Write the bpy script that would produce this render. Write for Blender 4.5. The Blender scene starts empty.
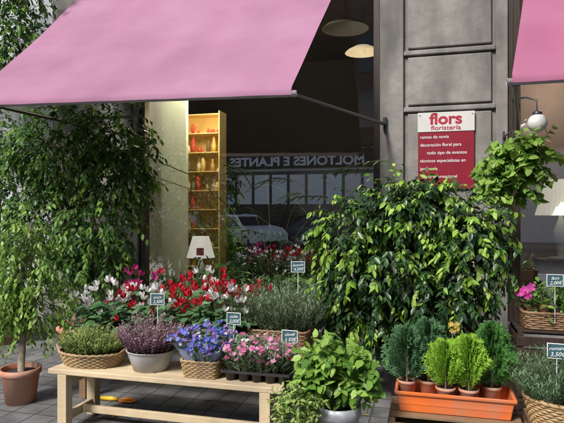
import bpy, math, random
import numpy as np
from mathutils import Vector, Matrix
R = random.Random(7)
NR = np.random.RandomState(7)
scene = bpy.context.scene
COL = scene.collection

# ------------------------------------------------------------------ materials
def _base(name):
    m = bpy.data.materials.new(name); m.use_nodes = True
    nt = m.node_tree; b = nt.nodes["Principled BSDF"]
    return m, nt, b
def ramp(nt, cols, pos=None):
    r = nt.nodes.new("ShaderNodeValToRGB")
    n = len(cols)
    while len(r.color_ramp.elements) < n: r.color_ramp.elements.new(0.5)
    for i, c in enumerate(cols):
        e = r.color_ramp.elements[i]
        e.position = pos[i] if pos else i/(n-1)
        e.color = (c[0], c[1], c[2], 1)
    return r
def pm(name, c1, c2=None, scale=8, rough=.7, bump=.0, metal=0, stretch=(1,1,1), spec=.5, detail=8, dirt=None):
    m, nt, b = _base(name)
    c2 = c2 or tuple(x*.8 for x in c1)
    tc = nt.nodes.new("ShaderNodeTexCoord"); mp = nt.nodes.new("ShaderNodeMapping")
    mp.inputs["Scale"].default_value = stretch
    nz = nt.nodes.new("ShaderNodeTexNoise"); nz.inputs["Scale"].default_value = scale; nz.inputs["Detail"].default_value = detail
    nz.inputs["Roughness"].default_value = .65
    nt.links.new(tc.outputs["Object"], mp.inputs[0]); nt.links.new(mp.outputs[0], nz.inputs["Vector"])
    r = ramp(nt, [c1, c2], [.35, .68]); nt.links.new(nz.outputs["Fac"], r.inputs[0])
    out = r.outputs[0]
    if dirt:
        n2 = nt.nodes.new("ShaderNodeTexNoise"); n2.inputs["Scale"].default_value = dirt[1]; n2.inputs["Detail"].default_value = 6
        mp2 = nt.nodes.new("ShaderNodeMapping"); mp2.inputs["Scale"].default_value = (1,1,.35)
        nt.links.new(tc.outputs["Object"], mp2.inputs[0]); nt.links.new(mp2.outputs[0], n2.inputs["Vector"])
        r2 = ramp(nt, [(0,0,0),(1,1,1)], [.42,.66]); nt.links.new(n2.outputs["Fac"], r2.inputs[0])
        mx = nt.nodes.new("ShaderNodeMix"); mx.data_type='RGBA'
        nt.links.new(r2.outputs[0], mx.inputs[0]); nt.links.new(out, mx.inputs[6]); mx.inputs[7].default_value=(*dirt[0],1)
        out = mx.outputs[2]
    nt.links.new(out, b.inputs["Base Color"])
    b.inputs["Roughness"].default_value = rough; b.inputs["Metallic"].default_value = metal
    b.inputs["Specular IOR Level"].default_value = spec
    if bump:
        bp = nt.nodes.new("ShaderNodeBump"); bp.inputs["Strength"].default_value = bump; bp.inputs["Distance"].default_value = .01
        nt.links.new(nz.outputs["Fac"], bp.inputs["Height"]); nt.links.new(bp.outputs[0], b.inputs["Normal"])
    return m
def lm(name, cols, trans=.3, rough=.42, spec=.4, g_=1.3):
    m, nt, b = _base(name)
    cols=[tuple(min(.9,x*g_) for x in c) for c in cols]
    g = nt.nodes.new("ShaderNodeNewGeometry")
    r = ramp(nt, cols); nt.links.new(g.outputs["Random Per Island"], r.inputs[0])
    nt.links.new(r.outputs[0], b.inputs["Base Color"]); b.inputs["Roughness"].default_value = rough
    b.inputs["Specular IOR Level"].default_value = spec
    t = nt.nodes.new("ShaderNodeBsdfTranslucent"); nt.links.new(r.outputs[0], t.inputs[0])
    mx = nt.nodes.new("ShaderNodeMixShader"); mx.inputs[0].default_value = trans
    nt.links.new(b.outputs[0], mx.inputs[1]); nt.links.new(t.outputs[0], mx.inputs[2])
    nt.links.new(mx.outputs[0], nt.nodes["Material Output"].inputs[0])
    return m
def em(name, col, s, base=None):
    m, nt, b = _base(name)
    b.inputs["Base Color"].default_value = (*(base or col),1); b.inputs["Emission Color"].default_value=(*col,1); b.inputs["Emission Strength"].default_value=s
    return m
def glassmat(name, fac, tint=(.93,.96,.95)):
    m, nt, b = _base(name); nt.nodes.remove(b)
    t = nt.nodes.new("ShaderNodeBsdfTransparent"); t.inputs[0].default_value=(*tint,1)
    g = nt.nodes.new("ShaderNodeBsdfGlossy"); g.inputs["Roughness"].default_value=.0; g.inputs[0].default_value=(.95,.98,1,1)
    lw = nt.nodes.new("ShaderNodeFresnel"); lw.inputs[0].default_value=1.5
    ad = nt.nodes.new("ShaderNodeMath"); ad.operation='ADD'; ad.inputs[1].default_value=fac; nt.links.new(lw.outputs[0], ad.inputs[0])
    mx = nt.nodes.new("ShaderNodeMixShader"); nt.links.new(ad.outputs[0], mx.inputs[0])
    nt.links.new(t.outputs[0], mx.inputs[1]); nt.links.new(g.outputs[0], mx.inputs[2])
    nt.links.new(mx.outputs[0], nt.nodes["Material Output"].inputs[0])
    return m
def tilemat(name, c1, c2, mortar, size, ms=.02, rough=.8, bump=.4):
    m, nt, b = _base(name)
    tc = nt.nodes.new("ShaderNodeTexCoord")
    bk = nt.nodes.new("ShaderNodeTexBrick"); bk.offset=0; bk.inputs["Scale"].default_value=1
    bk.inputs["Brick Width"].default_value=size; bk.inputs["Row Height"].default_value=size; bk.inputs["Mortar Size"].default_value=ms*size
    bk.inputs["Color1"].default_value=(*c1,1); bk.inputs["Color2"].default_value=(*c2,1); bk.inputs["Mortar"].default_value=(*mortar,1)
    nt.links.new(tc.outputs["Object"], bk.inputs["Vector"])
    nz = nt.nodes.new("ShaderNodeTexNoise"); nz.inputs["Scale"].default_value=5; nz.inputs["Detail"].default_value=9
    nt.links.new(tc.outputs["Object"], nz.inputs["Vector"])
    r = ramp(nt, [(.5,.5,.5),(1.15,1.15,1.12)],[.3,.7]); nt.links.new(nz.outputs["Fac"], r.inputs[0])
    mx = nt.nodes.new("ShaderNodeMix"); mx.data_type='RGBA'; mx.blend_type='MULTIPLY'; mx.inputs[0].default_value=1
    nt.links.new(bk.outputs[0], mx.inputs[6]); nt.links.new(r.outputs[0], mx.inputs[7])
    nt.links.new(mx.outputs[2], b.inputs["Base Color"]); b.inputs["Roughness"].default_value=rough
    bp = nt.nodes.new("ShaderNodeBump"); bp.inputs["Strength"].default_value=bump; bp.inputs["Distance"].default_value=.006; bp.invert=True
    nt.links.new(bk.outputs["Fac"], bp.inputs["Height"]); nt.links.new(bp.outputs[0], b.inputs["Normal"])
    return m

STONE = pm("stone", (.285,.272,.252), (.19,.182,.168), 7, .85, .9, dirt=((.105,.10,.092),2.1))
STONE2 = pm("pale_plaster", (.60,.63,.66), (.52,.55,.58), 3, .9, .2, dirt=((.40,.42,.44),1.2))
STONEB = pm("base_stone", (.26,.255,.25), (.18,.18,.18), 9, .85, .5)
SCRATCH = pm("scratched_stone", (.34,.33,.31), (.28,.27,.25), 9, .9)
DARKW = pm("dark_wood", (.045,.028,.02), (.02,.013,.01), 10, .45, .1, stretch=(6,6,.6))
DARKM = pm("dark_metal", (.035,.037,.045), (.02,.02,.024), 30, .4, 0)
PINE = pm("pine_wood", (.60,.49,.32), (.50,.39,.24), 6, .6, .15, stretch=(1.2,14,14), dirt=((.38,.30,.20),2.5))
OLDW = pm("weathered_wood", (.24,.15,.08), (.13,.08,.045), 7, .75, .3, stretch=(1.2,12,12))
WICK = pm("wicker", (.46,.31,.15), (.26,.16,.07), 45, .6, .3, dirt=((.22,.15,.08),4))
WICKD = pm("dark_wicker", (.24,.14,.07), (.12,.07,.035), 45, .6, .3)
TERRA = pm("terracotta", (.46,.17,.09), (.34,.12,.065), 10, .85, .2, dirt=((.46,.28,.21),5))
ORANGE = pm("orange_plastic", (.72,.16,.03), (.62,.13,.028), 6, .4, .0, dirt=((.52,.18,.09),6))
GREYPOT = pm("grey_ceramic", (.44,.46,.50), (.36,.38,.42), 6, .35, .05, dirt=((.30,.30,.31),5))
ZINC = pm("zinc", (.46,.48,.50), (.30,.32,.34), 14, .5, .1, metal=.4)
BLACKP = pm("black_plastic", (.018,.018,.02), (.03,.03,.03), 20, .5)
SOIL = pm("soil", (.035,.022,.014), (.015,.01,.007), 60, .95, .8)
WHITEP = pm("white_paint", (.72,.72,.70), (.64,.64,.62), 5, .5)
SIGNW = pm("sign_white", (.56,.56,.545), (.50,.50,.49), 5, .5)
REDP = pm("dark_red_paint", (.23,.010,.028), (.19,.008,.022), 3, .4)
REDL = pm("red_lettering", (.36,.01,.03), (.32,.01,.03), 3, .5)
PINKTAG = pm("pink_card", (.60,.12,.22), (.52,.10,.2), 5, .6)
CREAM = pm("cream_wall", (.74,.76,.62), (.68,.70,.57), 2, .8)
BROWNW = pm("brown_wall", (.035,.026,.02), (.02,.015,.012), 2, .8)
PINKW = pm("rose_beige_wall", (.34,.25,.21), (.22,.17,.14), 1.5, .8)
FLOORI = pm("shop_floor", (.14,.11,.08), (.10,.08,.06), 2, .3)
UNDERSHADE = pm("awning_underside_shade", (.018,.012,.014), (.013,.009,.011), 4, .9)  # near-black colour stands in for shade beneath the awnings
TAG = pm("slate_card", (.03,.09,.11), (.02,.06,.08), 20, .6)
CHALK = pm("chalk", (.70,.72,.70), (.60,.62,.60), 40, .9)
BARK = pm("bark", (.20,.15,.10), (.10,.075,.05), 25, .9, .6, stretch=(1,1,.3))
BARKP = pm("pale_bark", (.36,.30,.22), (.22,.18,.13), 25, .9, .6, stretch=(1,1,.3))
STEM = pm("green_stem", (.06,.11,.03), (.08,.07,.03), 20, .7)
YELP = pm("yellow_plastic", (.80,.48,.03), (.7,.4,.02), 10, .45)
GLASS = glassmat("window_glass", .42)
LAMPW = em("lamp_shade_lit", (1,.78,.48), 1.0, (.4,.35,.25))
SHADEW = pm("lamp_shade_fabric", (.11,.105,.10), (.09,.09,.09), 40, .8)

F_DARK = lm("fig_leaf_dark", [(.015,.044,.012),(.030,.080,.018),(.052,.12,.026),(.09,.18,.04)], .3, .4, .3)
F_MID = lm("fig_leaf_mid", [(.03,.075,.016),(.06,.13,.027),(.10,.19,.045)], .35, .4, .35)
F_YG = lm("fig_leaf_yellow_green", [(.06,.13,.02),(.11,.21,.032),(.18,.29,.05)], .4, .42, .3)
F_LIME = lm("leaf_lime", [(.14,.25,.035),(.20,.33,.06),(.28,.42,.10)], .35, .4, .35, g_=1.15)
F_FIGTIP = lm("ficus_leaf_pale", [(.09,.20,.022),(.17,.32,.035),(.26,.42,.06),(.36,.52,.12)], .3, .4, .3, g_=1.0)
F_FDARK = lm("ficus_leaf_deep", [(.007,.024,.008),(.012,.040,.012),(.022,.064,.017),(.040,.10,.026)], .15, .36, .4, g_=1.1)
F_BRIGHT = lm("leaf_fresh", [(.055,.13,.02),(.095,.20,.03),(.15,.27,.05)], .35, .45, .3)
F_HERB = lm("leaf_herb", [(.15,.21,.05),(.22,.29,.07),(.30,.36,.12)], .35, .6)
F_GREY = lm("leaf_silver_green", [(.10,.15,.09),(.15,.21,.13),(.20,.27,.17)], .2, .6)
F_ROS = lm("leaf_rosemary", [(.06,.12,.055),(.09,.16,.08),(.14,.22,.12)], .2, .6)
F_CYC = lm("leaf_cyclamen", [(.03,.075,.028),(.05,.12,.045),(.10,.18,.09)], .25, .5,.3)
F_CONB = lm("leaf_blue_conifer", [(.03,.09,.04),(.055,.13,.058),(.09,.18,.075)], .25, .55)
F_COND = lm("leaf_green_conifer", [(.03,.10,.02),(.05,.15,.03),(.09,.21,.05)], .25, .55)
F_CONL = lm("leaf_lime_conifer", [(.13,.28,.025),(.21,.38,.035),(.30,.46,.07)], .35, .5)
F_HEA = lm("heather_leaf", [(.09,.11,.05),(.14,.15,.075)], .2, .6)
P_RED = lm("petal_red", [(.34,.004,.016),(.46,.007,.025),(.55,.02,.04)], .3, .5, g_=1)
P_WHITE = lm("petal_white", [(.68,.66,.66),(.80,.79,.80)], .4, .5, g_=1)
P_CRIM = lm("petal_crimson", [(.38,.01,.12),(.50,.03,.20)], .3, .5, g_=1)
P_PINK = lm("petal_pink", [(.52,.05,.22),(.60,.17,.34),(.66,.40,.50)], .3, .5, g_=1)
P_PURP = lm("petal_purple", [(.20,.08,.32),(.28,.13,.42),(.38,.24,.50)], .3, .5, g_=1)
P_BLUE = lm("petal_blue", [(.05,.07,.44),(.10,.13,.56),(.26,.26,.60)], .3, .5, g_=1)
P_HEATH = lm("heather_floret", [(.38,.19,.30),(.48,.28,.40),(.58,.40,.50)], .35, .6, g_=1.1)
P_ORCH = lm("petal_orchid", [(.58,.05,.33),(.68,.12,.42)], .35, .5, g_=1)
P_YEL = lm("petal_yellow", [(.55,.40,.06),(.46,.35,.10)], .3, .5, g_=1)
WRAP = lm("pale_blue_wrapping", [(.36,.42,.66),(.42,.48,.72)], .45, .15, .9, g_=1)

# ------------------------------------------------------------------ mesh accumulator
class M:
    def __init__(s): s.v=[]; s.f=[]; s.m=[]; s.sm=[]; s.n=0
    def add(s, vs, fs, mat=0, smooth=False):
        s.v.extend([tuple(v) for v in vs]); o=s.n
        for f in fs: s.f.append(tuple(i+o for i in f))
        s.m.extend([mat]*len(fs)); s.sm.extend([smooth]*len(fs)); s.n+=len(vs)
    def box(s, x0,x1,y0,y1,z0,z1, mat=0, rot=0, tilt=None):
        vs=[(x,y,z) for z in (z0,z1) for y in (y0,y1) for x in (x0,x1)]
        if rot:
            cx,cy=(x0+x1)/2,(y0+y1)/2; c,sn=math.cos(rot),math.sin(rot)
            vs=[(cx+(x-cx)*c-(y-cy)*sn, cy+(x-cx)*sn+(y-cy)*c, z) for x,y,z in vs]
        s.add(vs,[(0,2,3,1),(4,5,7,6),(0,1,5,4),(2,6,7,3),(0,4,6,2),(1,3,7,5)],mat)
    def tube(s, pts, rad, n=8, mat=0, cap=True):
        pts=[Vector(p) for p in pts]
        if not isinstance(rad,(list,tuple)): rad=[rad]*len(pts)
        vs=[];fs=[]
        up=Vector((0,0,1))
        for i,p in enumerate(pts):
            d=(pts[min(i+1,len(pts)-1)]-pts[max(i-1,0)])
            if d.length<1e-9: d=Vector((0,0,1))
            d.normalize()
            a=d.cross(up if abs(d.z)<.95 else Vector((1,0,0))).normalized(); b=d.cross(a)
            for k in range(n):
                t=2*math.pi*k/n; vs.append(p+(a*math.cos(t)+b*math.sin(t))*rad[i])
        for i in range(len(pts)-1):
            for k in range(n):
                k2=(k+1)%n; fs.append((i*n+k,i*n+k2,(i+1)*n+k2,(i+1)*n+k))
        if cap: fs.append(tuple(range(n))); fs.append(tuple((len(pts)-1)*n+k for k in range(n)))
        s.add(vs,fs,mat,True)
    def rev(s, prof, n=32, c=(0,0,0), sx=1, sy=1, mat=0, wob=0):
        vs=[];fs=[]
        for r,z in prof:
            for k in range(n):
                t=2*math.pi*k/n; rr=r*(1+wob*math.sin(3*t+z*20))
                vs.append((c[0]+rr*sx*math.cos(t), c[1]+rr*sy*math.sin(t), c[2]+z))
        for i in range(len(prof)-1):
            for k in range(n):
                k2=(k+1)%n; fs.append((i*n+k,i*n+k2,(i+1)*n+k2,(i+1)*n+k))
        s.add(vs,fs,mat,True)
    def inst(s, T, P, D, N, S, mat=0, smooth=True):
        P=np.asarray(P,float); 
        if len(P)==0: return
        D=np.asarray(D,float); N=np.asarray(N,float); S=np.asarray(S,float).reshape(-1)
        D=D/(np.linalg.norm(D,axis=1,keepdims=True)+1e-9)
        Y=np.cross(N,D); Y/= (np.linalg.norm(Y,axis=1,keepdims=True)+1e-9)
        Z=np.cross(D,Y)
        tv=np.asarray(T[0],float)
        V=P[:,None,:]+S[:,None,None]*(tv[None,:,0,None]*D[:,None,:]+tv[None,:,1,None]*Y[:,None,:]+tv[None,:,2,None]*Z[:,None,:])
        k=len(tv); V=V.reshape(-1,3).tolist(); o=s.n
        s.v.extend(V)
        for i in range(len(P)):
            b=o+i*k
            for f in T[1]: s.f.append(tuple(j+b for j in f))
        nf=len(P)*len(T[1]); s.m.extend([mat]*nf); s.sm.extend([smooth]*nf); s.n+=len(V)
    def obj(s, name, mats, parent=None, loc=(0,0,0), bevel=0, rotz=0):
        me=bpy.data.meshes.new(name); me.from_pydata(s.v,[],s.f)
        for m in (mats if isinstance(mats,(list,tuple)) else [mats]): me.materials.append(m)
        me.polygons.foreach_set("material_index", s.m); me.polygons.foreach_set("use_smooth", s.sm); me.update()
        o=bpy.data.objects.new(name,me); COL.objects.link(o); o.location=loc; o.rotation_euler=(0,0,rotz)
        if parent: o.parent=parent
        if bevel:
            b=o.modifiers.new("bevel",'BEVEL'); b.width=bevel; b.segments=2; b.limit_method='ANGLE'
        return o
def thing(name, label, cat, loc=(0,0,0), group=None, rotz=0):
    e=bpy.data.objects.new(name,None); e.empty_display_size=.1; COL.objects.link(e); e.location=loc; e.rotation_euler=(0,0,rotz)
    e["label"]=label; e["category"]=cat
    if group: e["group"]=group
    return e
def tagtop(o,label,cat,group=None):
    o["label"]=label; o["category"]=cat
    if group: o["group"]=group
def text(M_, body, size, cx, cz, y, mat=0, back=False, bold=0, align='CENTER', extr=.0015, wx=1, shear=0, rot=0):
    cu=bpy.data.curves.new("t",'FONT'); cu.body=body; cu.size=size; cu.align_x=align; cu.extrude=extr; cu.offset=bold; cu.shear=shear
    ob=bpy.data.objects.new("t",cu); COL.objects.link(ob); bpy.context.view_layer.update()
    dg=bpy.context.evaluated_depsgraph_get(); me=bpy.data.meshes.new_from_object(ob.evaluated_get(dg))
    sg=-1 if back else 1; c_,s_=math.cos(rot),math.sin(rot)
    vs=[(cx+sg*(v.co.x*c_-v.co.y*s_)*wx, y-sg*v.co.z, cz+v.co.x*s_+v.co.y*c_) for v in me.vertices]
    fs=[tuple(p.vertices) for p in me.polygons]
    M_.add(vs,fs,mat)
    bpy.data.objects.remove(ob); bpy.data.meshes.remove(me); bpy.data.curves.remove(cu)

# ------------------------------------------------------------------ leaf templates (x along, y side, z normal)
LEAF=([(0,0,0),(.28,.21,.03),(.28,0,-.03),(.28,-.21,.03),(.62,.2,.0),(.62,0,-.05),(.62,-.2,.0),(1,0,-.12)],
      [(0,2,1),(0,3,2),(1,2,5,4),(2,3,6,5),(4,5,7),(5,6,7)])
BROAD=([(0,0,0),(.22,.3,.03),(.22,0,-.03),(.22,-.3,.03),(.6,.3,.0),(.6,0,-.05),(.6,-.3,.0),(1,0,-.12)],LEAF[1])
NEED=([(0,-.05,0),(0,.05,0),(.6,.06,.03),(.6,-.06,.03),(1,0,.0)],[(0,1,2,3),(3,2,4)])
SCALE=([(0,-.1,0),(0,.1,0),(.5,.18,.05),(.5,-.18,.05),(1,0,.0)],[(0,1,2,3),(3,2,4)])
def heart(w=.5):
    pts=[(0,0,0),(-.12,.25*w*2,.02),(.1,.48*w*2,.05),(.45,.45*w*2,.03),(.78,.22*w*2,0),(1,0,-.04),(.78,-.22*w*2,0),(.45,-.45*w*2,.03),(.1,-.48*w*2,.05),(-.12,-.25*w*2,.02),(.45,0,-.04)]
    fs=[(10,0,1,2),(10,2,3),(10,3,4),(10,4,5),(10,5,6),(10,6,7),(10,7,8),(10,8,9,0)]
    return (pts,fs)
HEART=heart(.5)
def flat_flower(n=5, notch=.0, lift=.15):
    vs=[(0,0,0)];fs=[]
    for i in range(n):
        a=2*math.pi*i/n; w=math.pi/n*.92
        o=len(vs)
        for (r,da,h) in ((.55,-w,.05),(.95,-w*.75,lift),(1.0-notch,0,lift+.05),(.95,w*.75,lift),(.55,w,.05)):
            vs.append((h, r*math.cos(a+da)*.5, r*math.sin(a+da)*.5))
        fs+= [(0,o,o+1,o+2),(0,o+2,o+3,o+4)]
    return (vs,fs)
FLOW=flat_flower(5,.12)
def cyc_flower():
    vs=[];fs=[]
    for i in range(5):
        a=2*math.pi*i/5; ca,sa=math.cos(a),math.sin(a); o=len(vs)
        for (x,r,w) in ((0,.08,.06),(.12,.32,.18),(.45,.50,.27),(.80,.62,.12)):
            for sg in (-1,1):
                y=r*ca-sg*w*sa; z=r*sa+sg*w*ca; vs.append((x+(.05 if sg>0 else -.05),y,z))
        for j in range(3): fs.append((o+2*j,o+2*j+1,o+2*j+3,o+2*j+2))
    return (vs,fs)
CYC=cyc_flower()

def unit(n):
    a=NR.normal(size=(n,3)); return a/np.linalg.norm(a,axis=1,keepdims=True)
def crown(mesh, lobes, ntw, nleaf, tlen, lsize, droop=.6, mats=(0,1), tip=.3, T=LEAF, stem=None, light=None, width=None, up=0):
    w=np.array([l[6] for l in lobes],float); w/=w.sum()
    P=[];D=[];N=[];S=[];B=[]
    for t in range(ntw):
        l=lobes[NR.choice(len(lobes),p=w)]
        u=unit(1)[0]; 
        if u[1]>.35 and NR.rand()<.5: u[1]*=-1
        r=(.35+.6*NR.rand()**.6)
        p=np.array([l[0]+u[0]*l[3]*r, l[1]+u[1]*l[4]*r, l[2]+u[2]*l[5]*r])
        d=u*.8+unit(1)[0]*.5+np.array([0,0,up]); d/=np.linalg.norm(d)
        L=tlen*(.6+.8*NR.rand()); st=L/nleaf; br=NR.rand()
        pts=[p.copy()]
        sd=np.cross(d,unit(1)[0]); sd/=np.linalg.norm(sd)+1e-6
        for i in range(nleaf):
            p=p+d*st; d=d+np.array([0,0,-droop*1.6/nleaf]); d/=np.linalg.norm(d)
            sgn=1 if i%2 else -1
            dd=sd*sgn*.75+d*.55+np.array([0,0,-droop*.7])+unit(1)[0]*.28
            nn=np.array([0,-.25,1.])+unit(1)[0]*.55
            P.append(p.copy());D.append(dd);N.append(nn);S.append(lsize*(.6+.7*NR.rand()))
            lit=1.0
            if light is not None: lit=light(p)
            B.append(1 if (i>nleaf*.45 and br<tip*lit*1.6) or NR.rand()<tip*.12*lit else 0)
            pts.append(p.copy())
        if stem is not None: mesh.tube([pts[0],pts[len(pts)//2],pts[-1]],[.0035,.0025,.001],3,stem,False)
    P=np.array(P);D=np.array(D);N=np.array(N);S=np.array(S);B=np.array(B)
    for b in (0,1):
        k=B==b; mesh.inst(T,P[k],D[k],N[k],S[k],mats[b])
def stems(mesh, c, rx, ry, n, h, lean=.4, nl=14, ls=.02, T=NEED, mats=(0,), ang=.8, stem=None, flow=None, fstart=.5, hvar=.3, start=.1, curl=0):
    P=[];D=[];N=[];S=[];FP=[];FD=[];FS=[]
    tips=[]
    for i in range(n):
        a=2*math.pi*NR.rand(); r=math.sqrt(NR.rand())
        bx,by=c[0]+rx*r*math.cos(a), c[1]+ry*r*math.sin(a)
        hh=h*(1-hvar*NR.rand())*(1-.25*r*r)
        ln=lean*r+.12*NR.rand()
        d=np.array([math.cos(a)*ln+NR.normal()*.08, math.sin(a)*ln+NR.normal()*.08, 1.]); d/=np.linalg.norm(d)
        p0=np.array([bx,by,c[2]]); pts=[p0]
        for j in range(nl):
            f=start+(1-start)*(j+1)/nl
            p=p0+d*hh*f+np.array([math.cos(a),math.sin(a),-.3])*curl*f*f*hh
            b=NR.rand()*2*math.pi
            sd=np.array([math.cos(b),math.sin(b),0])
            dd=sd*ang+d*(1.2-ang)+np.array([0,0,.1])
            if flow and f>fstart:
                FP.append(p);FD.append(sd+d*.3);FS.append(flow[2]*(.7+.6*NR.rand())*(1.1-.4*f))
            else:
                P.append(p);D.append(dd);N.append(np.array([0,0,1.])+unit(1)[0]*.4);S.append(ls*(.7+.6*NR.rand()))
            if j==nl//2 or j==nl-1: pts.append(p)
        tips.append((pts[-1],d))
        if stem is not None: mesh.tube(pts,[.0022,.0018,.001][:len(pts)],3,stem,False)
    mesh.inst(T,P,D,N,S,mats[0])
    if flow and FP: mesh.inst(flow[0],FP,FD,np.array(FD)*0+np.array([0,0.2,1.]),FS,flow[1])
    return tips
def coil(mesh, rx, ry, h, flare=1.15, rings=9, n=84, tr=None, mat=0, rim=True, sq=0):
    tr=tr or h/rings*.55
    for i in range(rings+1):
        z=tr+h*i/rings; f=1+(flare-1)*i/rings
        last=(i==rings and rim); rr=tr*(1.5 if last else 1)
        vs=[];fs=[];m=6
        for k in range(n):
            t=2*math.pi*k/n; wv=.0035*math.sin(t*n/4+math.pi*i) if not last else 0
            c,s=math.cos(t),math.sin(t)
            if sq:
                q=(abs(c)**sq+abs(s)**sq)**(-1/sq)
            else: q=1
            for j in range(m):
                b=2*math.pi*j/m; ex=wv+rr*math.cos(b)
                vs.append(((rx*f*q+ex)*c,(ry*f*q+ex)*s,z+rr*math.sin(b)+(.003*math.sin(t*n/3) if last else 0)))
        for k in range(n):
            for j in range(m):
                fs.append((k*m+j,((k+1)%n)*m+j,((k+1)%n)*m+(j+1)%m,k*m+(j+1)%m))
        mesh.add(vs,fs,mat,True)
    for k in range(n//4):
        t=2*math.pi*k/(n//4); c,s=math.cos(t),math.sin(t); q=(abs(c)**sq+abs(s)**sq)**(-1/sq) if sq else 1
        mesh.tube([(rx*q*c,ry*q*s,0.003),(rx*flare*q*c,ry*flare*q*s,h+tr)],.003,4,mat,False)
    mesh.rev([(0.001,.006),(1.0,.006)],48,(0,0,0),rx*.97,ry*.97,mat)
def pot(root, r, h, mat, name="pot", rim=True, taper=.75, sx=1, sy=1, soil=True):
    m=M(); t=r*.06
    pr=[(0.001,0),(r*taper,0),(r*taper+(r-r*taper)*.8,h*.8)]
    if rim: pr+=[(r*1.0,h*.82),(r*1.05,h*.84),(r*1.06,h),(r*.97,h),(r*.92,h*.8)]
    else: pr+=[(r*.98,h*.95),(r*1.02,h*.97),(r*1.02,h),(r*.96,h),(r*.92,h*.85)]
    m.rev(pr,40,(0,0,0),sx,sy); m.obj(name,mat,root)
    if soil:
        m=M(); m.rev([(0.001,h*.88),(r*.5,h*.9),(r*.93,h*.86)],24,(0,0,0),sx,sy); m.obj("soil",SOIL,root)

# ------------------------------------------------------------------ setting
m=M(); m.box(-200,200,-200,200,-.4,-.13); o=m.obj("ground",pm("ground_earth",(.10,.09,.08),(.07,.065,.06),2,.95)); o["kind"]="structure"
m=M(); m.box(-90,90,-14,-2.6,-.125,-.12); o=m.obj("road",pm("asphalt",(.065,.065,.068),(.05,.05,.052),30,.9,.4)); o["kind"]="structure"
m=M()
for k in range(-12,13): m.box(k*6-1.2,k*6+1.2,-7.4,-7.28,-.119,-.115)
o=m.obj("road_marking",WHITEP); o["kind"]="structure"
PANOT=tilemat("pavement_tiles",(.155,.155,.16),(.125,.125,.13),(.05,.05,.052),.2,.035)
m=M(); m.box(-90,90,-2.4,5.9,-.3,0); o=m.obj("pavement",PANOT); o["kind"]="structure"
m=M(); m.box(-90,90,-2.6,-2.4,-.3,.003); o=m.obj("kerb",STONEB,bevel=.02); o["kind"]="structure"
m=M(); m.box(-90,90,-18,-14.2,-.3,0); o=m.obj("pavement",PANOT); o["kind"]="structure"
m=M(); m.box(-90,90,-14.2,-14,-.3,.003); o=m.obj("kerb",STONEB,bevel=.02); o["kind"]="structure"
m=M(); n=60
m.inst(LEAF,np.column_stack([NR.uniform(-3.6,.2,n),NR.uniform(2.9,5.2,n),np.full(n,.008)]),np.column_stack([NR.normal(size=n),NR.normal(size=n),np.zeros(n)]),np.column_stack([NR.normal(size=n)*.2,NR.normal(size=n)*.2,np.ones(n)]),NR.uniform(.035,.06,n),0)
o=m.obj("fallen_leaves",lm("dry_leaf",[(.22,.14,.05),(.12,.13,.04),(.30,.22,.06)],.1,.7)); o["kind"]="stuff"; tagtop(o,"scattered dry leaves lying on the grey pavement","leaves")

# --- shop building
B=thing("shop_building","grey stone shop front with large dark framed windows","building")
W=5.7
m=M()
m.box(-.475,.765,W+.045,6.3,0,4.25)
m.box(-.475,-.235,W,W+.044,0.35,4.25)
m.box(.655,.765,W,W+.044,0.35,4.25)
m.box(-.55,.84,W-.05,W+.03,0,.35)
zs=[.35,.42,1.02,1.07,2.52,2.57,3.10,3.15,4.15,4.25]
for i in range(0,10,2): m.box(-.234,.654,W+.004,W+.044,zs[i],zs[i+1])
for a,b in ((.44,1.0),(1.09,2.50),(2.59,3.08),(3.17,4.13)):
    m.box(-.195,.615,W+.012,W+.0445,a,b)
m.obj("pilaster",STONE,B,bevel=.011)
m=M(); pts=[]
for k in range(25):
    t=2*math.pi*k/24; pts.append((.235+.0058*16*math.sin(t)**3, W+.0115, 2.85+.0050*(13*math.cos(t)-5*math.cos(2*t)-2*math.cos(3*t)-math.cos(4*t))+.004*math.sin(5*t)))
m.tube(pts,.0016,4); m.obj("scratched_heart",SCRATCH,B)
m=M()
m.box(-4.45,-3.28,W+.0,6.3,0,4.25)
for zz in (.5,1.2,1.9,2.6,3.3): m.box(-4.38,-3.35,W-.025,W-.001,zz+.02,zz+.66)
m.obj("pilaster",STONE,B,bevel=.01)
m=M(); m.box(-12,-4.45,W+.05,6.3,.55,12); m.obj("plaster_wall",STONE2,B)
m=M(); m.box(-12,-4.45,W,6.3,0,.55); m.box(-12,-4.45,W-.03,W-.001,.49,.55); m.obj("plinth",STONEB,B,bevel=.01)
m=M(); m.box(-4.45,8,W+.02,6.3,4.25,12); m.box(-4.45,8,W-.12,W+.019,4.3,4.45); m.box(3.2,8,W,6.3,0,4.25); m.obj("stone_wall",STONE,B)
m=M(); m.box(-3.28,-.475,W+.02,6.0,0,.42); m.box(.765,3.2,W+.02,6.0,0,.42); m.obj("stall_riser",STONEB,B)
def window(x0,x1,name_mull=()):
    wf=M()
    wf.box(x0,x0+.07,W+.04,W+.16,.42,4.25); wf.box(x1-.07,x1,W+.04,W+.16,.42,4.25)
    wf.box(x0+.07,x1-.07,W+.04,W+.16,.42,.50); wf.box(x0+.07,x1-.07,W+.04,W+.16,4.15,4.25)
    for xm in name_mull: wf.box(xm-.025,xm+.025,W+.05,W+.15,.5,4.15)
    w=wf.obj("window_frame",DARKW,B,bevel=.006)
    g=M(); g.add([(x0+.07,W+.1,.5),(x1-.07,W+.1,.5),(x1-.07,W+.1,4.15),(x0+.07,W+.1,4.15)],[(0,1,2,3)])
    g.obj("window_pane",GLASS,w)
window(-3.28,-.475)
window(.765+.05,3.2,(2.1,))
m=M(); m.box(.765,.815,W+.03,W+.2,.42,4.25); m.obj("door_jamb",DARKW,B)
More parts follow.
